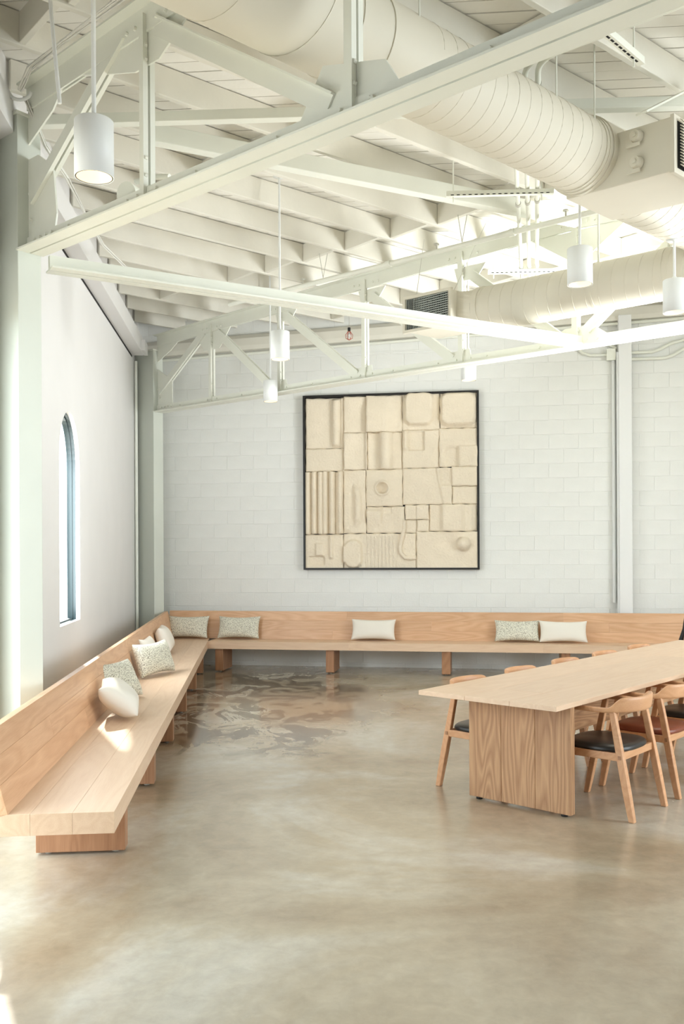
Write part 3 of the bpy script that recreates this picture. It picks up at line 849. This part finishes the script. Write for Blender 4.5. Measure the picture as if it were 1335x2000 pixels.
def bench_leg(root, c, d, nrm, w0, w1, th):
    o = root
    m = board('leg', root, c + nrm * (w0 + w1) / 2 + UP * ((SEAT - TH) / 2 + .008), UP, nrm, SEAT - TH - .016, w1 - w0, th, M_benchleg, .003)
    for s in (w0 + .06, w1 - .06):
        f = MB(); f.lathe(c + nrm * s + d * 0, [(0, 0), (.02, 0), (.02, .006), (.008, .007), (.008, .017)], 12); f.build('levelling_foot', M_chrome, root)
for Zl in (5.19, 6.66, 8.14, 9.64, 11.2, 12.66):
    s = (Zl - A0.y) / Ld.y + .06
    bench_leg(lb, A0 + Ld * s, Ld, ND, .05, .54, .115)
bb = thing('bench', 'long oak bench with backrest along the block wall below the artwork', 'bench', B0 + NW * .3)
seat_boards(bb, B0 + W * .003, W, NW, 8.2, [.18, .20, .17], [[2.0, 4.6, 6.7], [3.2, 5.6], [1.4, 4.2, 6.2]])
back_boards(bb, B0, W, NW, 8.2, [.34, .33, .33], [[1.7, 4.3, 6.6], [.6, 3.1, 5.5], [1.9, 4.9, 7.0]], .44, -.74)
for px in (422, 638, 864.5, 1098, 1340):
    r_ = (px - 667.5) / 1800; o_ = B0 + NW * .05
    u = (r_ * o_.y - o_.x) / (W.x - r_ * W.y)
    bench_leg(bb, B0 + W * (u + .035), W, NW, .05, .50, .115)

# ------------------------------------------------------------------ cushions
def cushion_mesh(wd, hd, td, seed):
    rnd = random.Random(seed); n, k = 22, 14
    ph = [rnd.uniform(0, 6.28) for _ in range(6)]
    def pt(u, v, side):
        e = (max(0, 1 - u ** 4) * max(0, 1 - v ** 4))
        th = td / 2 * (e ** .55) * (1 - .18 * (u * u + v * v) / 2)
        th *= 1 + .05 * math.sin(3 * u + ph[0]) * math.sin(3 * v + ph[1])
        x = u * wd / 2 * (1 - .075 * (1 - v * v)); z = v * hd / 2 * (1 - .15 * (1 - u * u))
        return (x, side * th + .006 * math.sin(2.4 * u + ph[2]) * math.cos(2 * v + ph[3]), z)
    m = MB()
    for side in (-1, 1):
        vs = [pt(-1 + 2 * i / n, -1 + 2 * j / k, side) for j in range(k + 1) for i in range(n + 1)]
        m.add(vs, [(j * (n + 1) + i, j * (n + 1) + i + 1, (j + 1) * (n + 1) + i + 1, (j + 1) * (n + 1) + i) for j in range(k) for i in range(n)], True)
    return m
def cushion(label, mt, base, xd, tilt, wd=.64, hd=.35, td=.16, seed=1, roll=0, group=None):
    """base: middle of the lower edge; xd: direction of the width; tilt: lean of the top, backwards, as a vector"""
    xd = V(xd).normalized(); zd = (UP + V(tilt)); zd = (zd - xd * zd.dot(xd)).normalized(); yd = zd.cross(xd)
    if roll:
        q = Matrix.Rotation(roll, 3, yd); xd = q @ xd; zd = q @ zd
    M = Matrix((xd, yd, zd)).transposed().to_4x4(); M.translation = V(base) + zd * (hd / 2)
    mb = cushion_mesh(wd, hd, td, seed); mm = mb.mesh('cushion')
    import bmesh
    b = bmesh.new(); b.from_mesh(mm); bmesh.ops.remove_doubles(b, verts=b.verts, dist=.0008); bmesh.ops.recalc_face_normals(b, faces=b.faces); b.to_mesh(mm); b.free()
    for p in mm.polygons: p.use_smooth = True
    o = link('cushion', mm, mt, None, 0, 1, M)
    return tag(o, label, 'cushion', group or 'lumbar cushions on the benches')
def onback(u, d=.33, z=SEAT + .005): return B0 + W * u + NW * d + UP * z
def onleft(s, d=.33, z=SEAT + .005): return A0 + Ld * s + ND * d + UP * z
lean = NW * .36
cushion('speckled beige cushion in the corner where the benches meet', M_speck, onback(-.40, .30), W, lean, seed=2)
cushion('speckled beige cushion on the rear bench, first right of the corner', M_speck, onback(.36, .30), W, lean, seed=3)
cushion('plain cream cushion alone under the artwork on rear bench', M_white, onback(2.30, .30), W, lean, .65, .32, .15, 4)
cushion('speckled beige cushion left of a cream one on rear bench', M_speck, onback(4.27, .30), W, lean, .63, .32, .14, 5)
cushion('plain cream cushion touching a speckled one near the table end', M_white, onback(4.88, .25), W, lean, .66, .32, .14, 6)
cushion('plain cream cushion on left bench nearest the corner', M_white, V((-2.14, 11.45, SEAT + .005)), V((-.12, 1, 0)), V((-.40, .1, 0)), .58, .36, .19, 7)
cushion('cream cushion mostly hidden behind a speckled one, left bench', M_white, V((-2.10, 10.2, SEAT + .005)), V((.05, 1, 0)), V((-.32, 0, 0)), .5, .33, .16, 8)
cushion('speckled beige cushion standing askew mid-way on left bench', M_speck, V((-1.86, 9.36, SEAT + .005)), V((.35, .937, 0)), V((-.34, .13, 0)), .64, .37, .18, 9)
cushion('speckled beige cushion with sunlit top behind the nearest cream one', M_speck, V((-1.86, 7.78, SEAT + .005)), V((.42, .91, 0)), V((-.46, .22, 0)), .60, .37, .18, 10)
cushion('plain cream cushion nearest the camera, slumped on left bench', M_white, V((-1.56, 7.08, SEAT + .045)), V((-.20, .98, 0)), V((-1.35, -.25, 0)), .58, .37, .20, 11)

# ------------------------------------------------------------------ artwork
PX = 2.535 / 1196
ART0 = wp(592.5, 0, .085)
ACZ = EYE + .979 - 2.54 / 2
au = W
def art(x, y, d=0):      # x, y in panel units, right and down from the upper left corner; d out of the wall
    return V((ART0.x, ART0.y, 0)) + W * (x * PX) - NW * d + UP * (EYE + .979 + 1.268 - y * PX)
ar = thing('relief_artwork', 'square cream plaster relief in thin black frame on block wall', 'artwork', art(598, 1196))
SZ = 1196
for (x0, x1, y0, y1) in ((0, SZ, 0, 13), (0, SZ, SZ - 13, SZ), (0, 13, 13, SZ - 13), (SZ - 13, SZ, 13, SZ - 13)):
    m = MB(); A_ = art(x0, y0)
    m.obox(art(x0, y1, 0), W, UP, -NW, 0, (x1 - x0) * PX, 0, (y1 - y0) * PX, -.085, .012)
    m.build('frame_rail', M_black, ar)
m = MB(); m.obox(art(6, SZ - 6), W, UP, -NW, 0, (SZ - 12) * PX, 0, (SZ - 12) * PX, -.08, -.055); m.build('backing_board', M_black, ar)
def ss(a_, b_, x):
    t = max(0, min(1, (x - a_) / (b_ - a_))); return t * t * (3 - 2 * t)
def bump(x, c, w_): 
    t = abs(x - c) / w_; return 0 if t >= 1 else math.sqrt(1 - t * t)
def rect(x, y, x0, y0, x1, y1, s=5):
    return ss(x0 - s, x0 + s, x) * ss(x1 + s, x1 - s, x) * ss(y0 - s, y0 + s, y) * ss(y1 + s, y1 - s, y)
def rrect(x, y, x0, y0, x1, y1, r, s=12):
    cx, cy = (x0 + x1) / 2, (y0 + y1) / 2; qx = abs(x - cx) - (x1 - x0) / 2 + r; qy = abs(y - cy) - (y1 - y0) / 2 + r
    d = math.hypot(max(qx, 0), max(qy, 0)) + min(max(qx, qy), 0) - r
    return ss(s, -s, d)
def disc(x, y, cx, cy, r, s=6): return ss(r + s, r - s, math.hypot(x - cx, y - cy))
def seg(x, y, pts):
    best = 1e9
    for (ax_, ay_), (bx_, by_) in zip(pts[:-1], pts[1:]):
        dx, dy = bx_ - ax_, by_ - ay_; t = max(0, min(1, ((x - ax_) * dx + (y - ay_) * dy) / (dx * dx + dy * dy)))
        best = min(best, math.hypot(x - ax_ - t * dx, y - ay_ - t * dy))
    return best
Ush = [(770, 935), (768, 990), (752, 1060), (740, 1110), (745, 1155), (775, 1188), (815, 1192), (850, 1185)]
Dsh = [(350, 1085), (430, 1085), (470, 1105), (480, 1150), (465, 1200), (440, 1262)]
tiles = [
 (90, 90, 358, 437, .030, lambda x, y: .030 * bump(x, 303, 30) * rect(x, y, 272, 104, 330, 420, 8) + .012 * ss(330, 345, x) - .012 * ss(120, 270, x)),
 (358, 86, 515, 335, .032, lambda x, y: .010 * ss(500, 380, x)),
 (515, 84, 757, 335, .026, lambda x, y: .040 * ss(712 + 18 * math.sin((y - 100) / 75), 640 + 10 * math.sin(y / 60), x) * ss(90, 330, y + (700 - x) * .6)),
 (758, 80, 1010, 328, .024, lambda x, y: .036 * rrect(x, y, 775, 70, 968, 292, 55, 14)),
 (1012, 80, 1260, 320, .022, lambda x, y: .040 * rrect(x, y, 1018, 84, 1248, 300, 50, 16)),
 (90, 438, 357, 594, .036, lambda x, y: 0),
 (359, 337, 518, 587, .034, lambda x, y: .022 * ss(500, 400, x + 60 * math.sin((y - 340) / 90)) + .018 * ss(506, 514, x)),
 (519, 336, 756, 587, .020, lambda x, y: .046 * bump(x, 645, 44) + .010 * ss(560, 525, x)),
 (758, 329, 1005, 583, .044, lambda x, y: -.030 * rect(x, y, 792, 338, 906, 460, 4) + .020 * bump(x, 780, 14) * ss(470, 450, y) - .014 * ss(960, 1000, x + (y - 480) * .35)),
 (1006, 321, 1262, 579, .040, lambda x, y: -.018 * rect(x, y, 1050, 450, 1132, 700, 20) + .014 * rect(x, y, 1132, 440, 1300, 600, 5)),
 (86, 596, 352, 1023, .020, lambda x, y: .038 * max(bump(x, c, 19) for c in (108, 152, 196, 228, 276, 332))),
 (353, 588, 508, 1020, .034, lambda x, y: .026 * bump(x, 450 + 6 * math.sin(y / 60), 26) * rect(x, y, 400, 700, 500, 950, 40) + .010 * rect(x, y, 355, 745, 400, 1000, 8)),
 (509, 588, 757, 838, .040, lambda x, y: .030 * max(0, 1 - math.hypot(x - 630, y - 712) / 150) - .045 * disc(x, y, 622, 715, 36, 6) + .010 * disc(x, y, 622, 715, 52, 8)),
 (759, 583, 1090, 830, .034, lambda x, y: .012 * ss(-8, 8, x - (985 + (y - 590) * .2)) - .020 * rect(x, y, 1015, 580, 1090, 700, 18)),
 (1089, 578, 1262, 708, .060, lambda x, y: 0),
 (1091, 709, 1262, 829, .036, lambda x, y: 0),
 (512, 840, 770, 1020, .026, lambda x, y: .022 * rect(x, y, 505, 862, 616, 1020, 10) * ss(1000, 900, y) + .012 * ss(690, 750, x) - .024 * rect(x, y, 622, 838, 680, 884, 4)),
 (775, 832, 935, 930, .052, lambda x, y: .008 * ss(850, 856, x)),
 (855, 931, 935, 1012, .050, lambda x, y: 0),
 (768, 931, 854, 1021, .020, lambda x, y: 0),
 (936, 831, 1258, 1010, .024, lambda x, y: .030 * ss(1005, 1035, x) * ss(1180, 1150, x) + .014 * bump(x, 1195, 34)),
 (80, 1026, 350, 1266, .040, lambda x, y: -.026 * rect(x, y, 114, 1180, 218, 1238, 4) + .014 * rect(x, y, 160, 1088, 216, 1172, 5) + .018 * bump(x, 268, 14) * ss(1200, 1180, y)),
 (352, 1022, 849, 1268, .026, lambda x, y: .028 * ss(10, -10, (x - 478) if 1105 < y < 1215 else (math.hypot(x - 420, (y - (1120 if y < 1160 else 1200)) * 1.1) - 60)) * (1 if x < 500 else 0) + .003 * math.sin(x * .5) * rect(x, y, 490, 1030, 730, 1268, 20)),
 (850, 1012, 1266, 1268, .050, lambda x, y: .060 * math.sqrt(max(0, 1 - (math.hypot(x - 1165, y - 1096) / 48) ** 2)) - .012 * rect(x, y, 1020, 1060, 1120, 1130, 40)),
]
rn = random.Random(3)
for (x0, y0, x1, y1, base, fn) in tiles:
    st_ = 5.0
    nx, ny = max(4, int((x1 - x0) / st_)), max(4, int((y1 - y0) / st_)); m = MB(); vs = []
    p1, p2 = rn.uniform(0, 9), rn.uniform(0, 9)
    for j in range(ny + 1):
        for i in range(nx + 1):
            x = x0 + (x1 - x0) * i / nx; y = y0 + (y1 - y0) * j / ny
            e = min(x - x0, x1 - x, y - y0, y1 - y)
            h = max(.006, base + 2.3 * fn(x, y)) - .016 * (1 - ss(-2, 9, e)) + .002 * math.sin(x / 23 + p1) * math.sin(y / 19 + p2)
            jx_ = 1.6 * math.sin(y / 17 + p1) if i in (0, nx) else 0; jy_ = 1.6 * math.sin(x / 15 + p2) if j in (0, ny) else 0
            vs.append(art(x - 76 + jx_ + 1, y - 72 + jy_, h - .05))
    N1 = nx + 1
    fs = [(j * N1 + i, j * N1 + i + 1, (j + 1) * N1 + i + 1, (j + 1) * N1 + i) for j in range(ny) for i in range(nx)]
    # sides back to the board
    loop = [i for i in range(N1)] + [j * N1 + nx for j in range(1, ny + 1)] + [ny * N1 + i for i in range(nx - 1, -1, -1)] + [j * N1 for j in range(ny - 1, 0, -1)]
    n_ = len(vs)
    for q in loop: vs.append(V(vs[q]) - (-NW) * (V(vs[q]) - art(0, 0, -.06)).dot(-NW))
    for a_ in range(len(loop)):
        b_ = (a_ + 1) % len(loop); fs.append((loop[a_], n_ + a_, n_ + b_, loop[b_]))
    m.add(vs, fs, False); m.sm = [True] * (nx * ny) + [False] * len(loop)
    m.build('relief_tile', M_plaster, ar)
m = MB(); m.tube([art(x - 76, y - 72, -.012) for x, y in Ush], [.03] * len(Ush), 10); m.build('relief_loop', M_plaster, ar)

# ------------------------------------------------------------------ table
E = V((-.745, .667, 0)).normalized(); JP = V((.667, .745, 0)).normalized()
K = V((1.295, 5.596, 0)); TW, TL, TZ, TT = 1.045, 4.5, .74, .032
tbl = thing('dining_table', 'long solid oak dining table on slab legs at right', 'table', K + E * TW / 2 + JP * TL / 2)
def top(a0, a1, e0, e1, grain=0):
    g = .0016; c = K + JP * (a0 + a1) / 2 + E * (e0 + e1) / 2 + UP * (TZ - TT / 2)
    if grain == 0: board('top_board', tbl, c, JP, E, a1 - a0 - g, e1 - e0 - g, TT, M_table, .002)
    else: board('top_board', tbl, c, E, JP, e1 - e0 - g, a1 - a0 - g, TT, M_table, .002)
top(0, TL, 0, .33); top(0, TL, .67, TW); top(0, .42, .33, .67); top(.422, 3.01, .33, .67); top(3.012, TL, .33, .67)
def slab_leg(a0, gw):
    o0 = .035; wd = .765 / 3
    for i in range(3):
        c = K + JP * (a0 + .0275) + E * (o0 + wd * (i + .5)) + UP * ((TZ - TT) / 2 + .008)
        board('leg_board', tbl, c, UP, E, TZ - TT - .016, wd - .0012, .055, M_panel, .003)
    for e in (o0 + .06, o0 + .70):
        MB().lathe(K + JP * (a0 + .0275) + E * e, [(0, 0), (.022, 0), (.022, .014), (0, .014)], 12).build('foot_pad', M_black, tbl)
slab_leg(.245, 0); slab_leg(TL - .3, 0)
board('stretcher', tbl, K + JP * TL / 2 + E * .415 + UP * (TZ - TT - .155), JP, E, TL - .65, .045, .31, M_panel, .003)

# ------------------------------------------------------------------ chairs
def make_chair(label, leather, loc, rz):
    r = thing('dining_chair', label, 'chair', loc, rz, 'ash armchairs around the dining table')
    for s in (-1, 1):
        for kind in ('rear', 'front'):
            if kind == 'rear': foot, topp = V((s * .245, -.30, 0)), V((s * .232, -.165, .675))
            else: foot, topp = V((s * .245, .255, 0)), V((s * .258, .115, .675))
            m = MB(); d = (topp - foot); n = 8; vs = []
            for i in range(n + 1):
                f = i / n; p = foot + d * f; wd = .019 + .005 * math.sin(math.pi * min(1, f * 1.5)); dp = .019 + .004 * math.sin(math.pi * f)
                if kind == 'front': wd *= .95
                for (x, y) in ((-1, -1), (1, -1), (1, 1), (-1, 1)): vs.append(p + V((x * wd, y * dp, 0)))
            fs = [(i * 4 + k, i * 4 + (k + 1) % 4, i * 4 + 4 + (k + 1) % 4, i * 4 + 4 + k) for i in range(n) for k in range(4)] + [(3, 2, 1, 0), (n * 4, n * 4 + 1, n * 4 + 2, n * 4 + 3)]
            m.add(vs, fs)
            lg_ = local(m, 'leg', M_chair, r, .006)
            if kind == 'rear':
                q = foot + d * .58
                t_ = MB().box(q.x - s * .001 + (.0235 if s > 0 else -.0255), q.x + (.0255 if s > 0 else -.0235), q.y - .009, q.y + .009, q.z - .012, q.z + .012)
                local(t_, 'tenon', M_benchleg, r)
    # seat rails
    zz = .392
    def rail(P, Q, hh=.024):
        m = MB(); m.prism(P, Q, [(-.012, -hh), (.012, -hh), (.012, hh), (-.012, hh)]); local(m, 'seat_rail', M_chair, r, .004)
    rail((-.24, -.215, zz), (.24, -.215, zz)); rail((-.25, .175, zz), (.25, .175, zz))
    rail((-.245, -.21, zz), (-.252, .17, zz)); rail((.245, -.21, zz), (.252, .17, zz))
    # leather pad
    m = MB(); n = 26
    def sq_(a_, hw, hd_):
        c_, s_ = math.cos(a_), math.sin(a_); k = (abs(c_) ** 3.2 + abs(s_) ** 3.2) ** (-1 / 3.2); return hw * c_ * k, hd_ * s_ * k
    rings = [(.93, .405), (.985, .415), (1, .428), (.985, .440), (.93, .450), (.78, .459), (.5, .464), (.2, .464)]
    vs = []
    for f, z in rings:
        for k in range(n * 2):
            x, y = sq_(math.pi * k / n, .252 * f, .225 * f)
            vs.append((x, y - .01, z - .010 * (1 - abs(x) / .252) * (1 if f < .8 else 0)))
    nn = n * 2
    fs = [(i * nn + k, i * nn + (k + 1) % nn, (i + 1) * nn + (k + 1) % nn, (i + 1) * nn + k) for i in range(len(rings) - 1) for k in range(nn)]
    fs += [tuple(range((len(rings) - 1) * nn, len(rings) * nn)), tuple(range(nn - 1, -1, -1))]
    m.add(vs, fs, True); local(m, 'seat_pad', leather, r)
    # bent rail: arms and crest in one sweep
    path = []
    for i in range(8): path.append((.268 - .004 * i / 7, .165 - .245 * i / 7))
    for i in range(1, 24):
        a_ = math.pi * i / 24; path.append((.264 * math.cos(a_), -.08 - .195 * math.sin(a_)))
    for i in range(8): path.append((-.264 - .004 * i / 7, -.08 + .245 * i / 7))
    m = MB(); vs = []; n = len(path)
    for i, (x, y) in enumerate(path):
        a_ = V(path[max(0, i - 1)] + (0,)); b_ = V(path[min(n - 1, i + 1)] + (0,)); d = (b_ - a_).normalized(); nr = V((d.y, -d.x, 0))
        # crest factor: 1 behind, 0 on the arms
        cf = ss(-.15, -.205, y)
        wd = .028 - .014 * cf; z0 = .665 + .001 * cf; z1 = .695 + .066 * cf
        tip = .6 if i in (0, n - 1) else 1
        lean_ = -nr * 0
        wd *= tip
        prof = [(-wd, z0 + .004), (-wd * .7, z0), (wd * .7, z0), (wd, z0 + .004), (wd, z1 - .006), (wd * .6, z1), (-wd * .6, z1), (-wd, z1 - .006)]
        for u_, z in prof: vs.append(V((x, y, z)) + nr * u_ + V((0, -.012, 0)) * (cf * (z - z0) / .09))
    q = 8
    fs = [(i * q + k, i * q + (k + 1) % q, (i + 1) * q + (k + 1) % q, (i + 1) * q + k) for i in range(n - 1) for k in range(q)] + [tuple(range(q - 1, -1, -1)), tuple(range((n - 1) * q, n * q))]
    m.add(vs, fs, True); local(m, 'arm_rail', M_chair, r, 0, 1)
    return r
def chair_at(a, e, flip):
    p = K + JP * a + E * e
    # chair faces +y in its own frame; near side faces E, far side faces -E
    d = E if not flip else -E
    return p, math.atan2(-d.x, d.y)
p, rz = chair_at(.66, .007, False)
c_black = make_chair('ash armchair with black leather seat nearest the table corner', M_leather, p, rz)
p, rz = chair_at(1.38, .007, False)
c_brown = make_chair('ash armchair with brown leather seat behind the nearest black one', M_brown, p, rz)
def again(src, a, e, flip, label):
    c = copy_tree(src); p, rz = chair_at(a, e, flip)
    c.location = p; c.rotation_euler = (0, 0, rz); c['label'] = label
    return c
again(c_black, 2.10, .007, False, 'ash armchair third along the near side, mostly out of frame')
far = ['ash armchair with black seat at far side, its rear leg left of the slab leg',
       'second ash armchair from the left along the far side of table',
       'third ash armchair from the left along the far side of table',
       'fourth ash armchair from the left along the far side of table',
       'fifth ash armchair from the left along far side, at right edge']
for k in range(5):
    again(c_black if k != 2 else c_brown, .614 + .735 * k, .844, True, far[k])

# slim black easel leg glimpsed at the right edge beyond the table
ez = V((3.985, 11.35, 0))
es = thing('easel', 'slim black easel glimpsed at right edge beyond the table', 'easel', ez)
for (dx, dy, tx) in ((-.02, 0, .40), (.62, 0, .36), (.3, .5, .3)):
    MB().tube([ez + V((dx, dy, 0)), ez + V((tx, 0.0, 1.25))], .018, 8).build('leg', M_black, es)
MB().box(ez.x + .05, ez.x + .55, ez.y - .04, ez.y - .01, .5, .53).build('ledge', M_black, es)
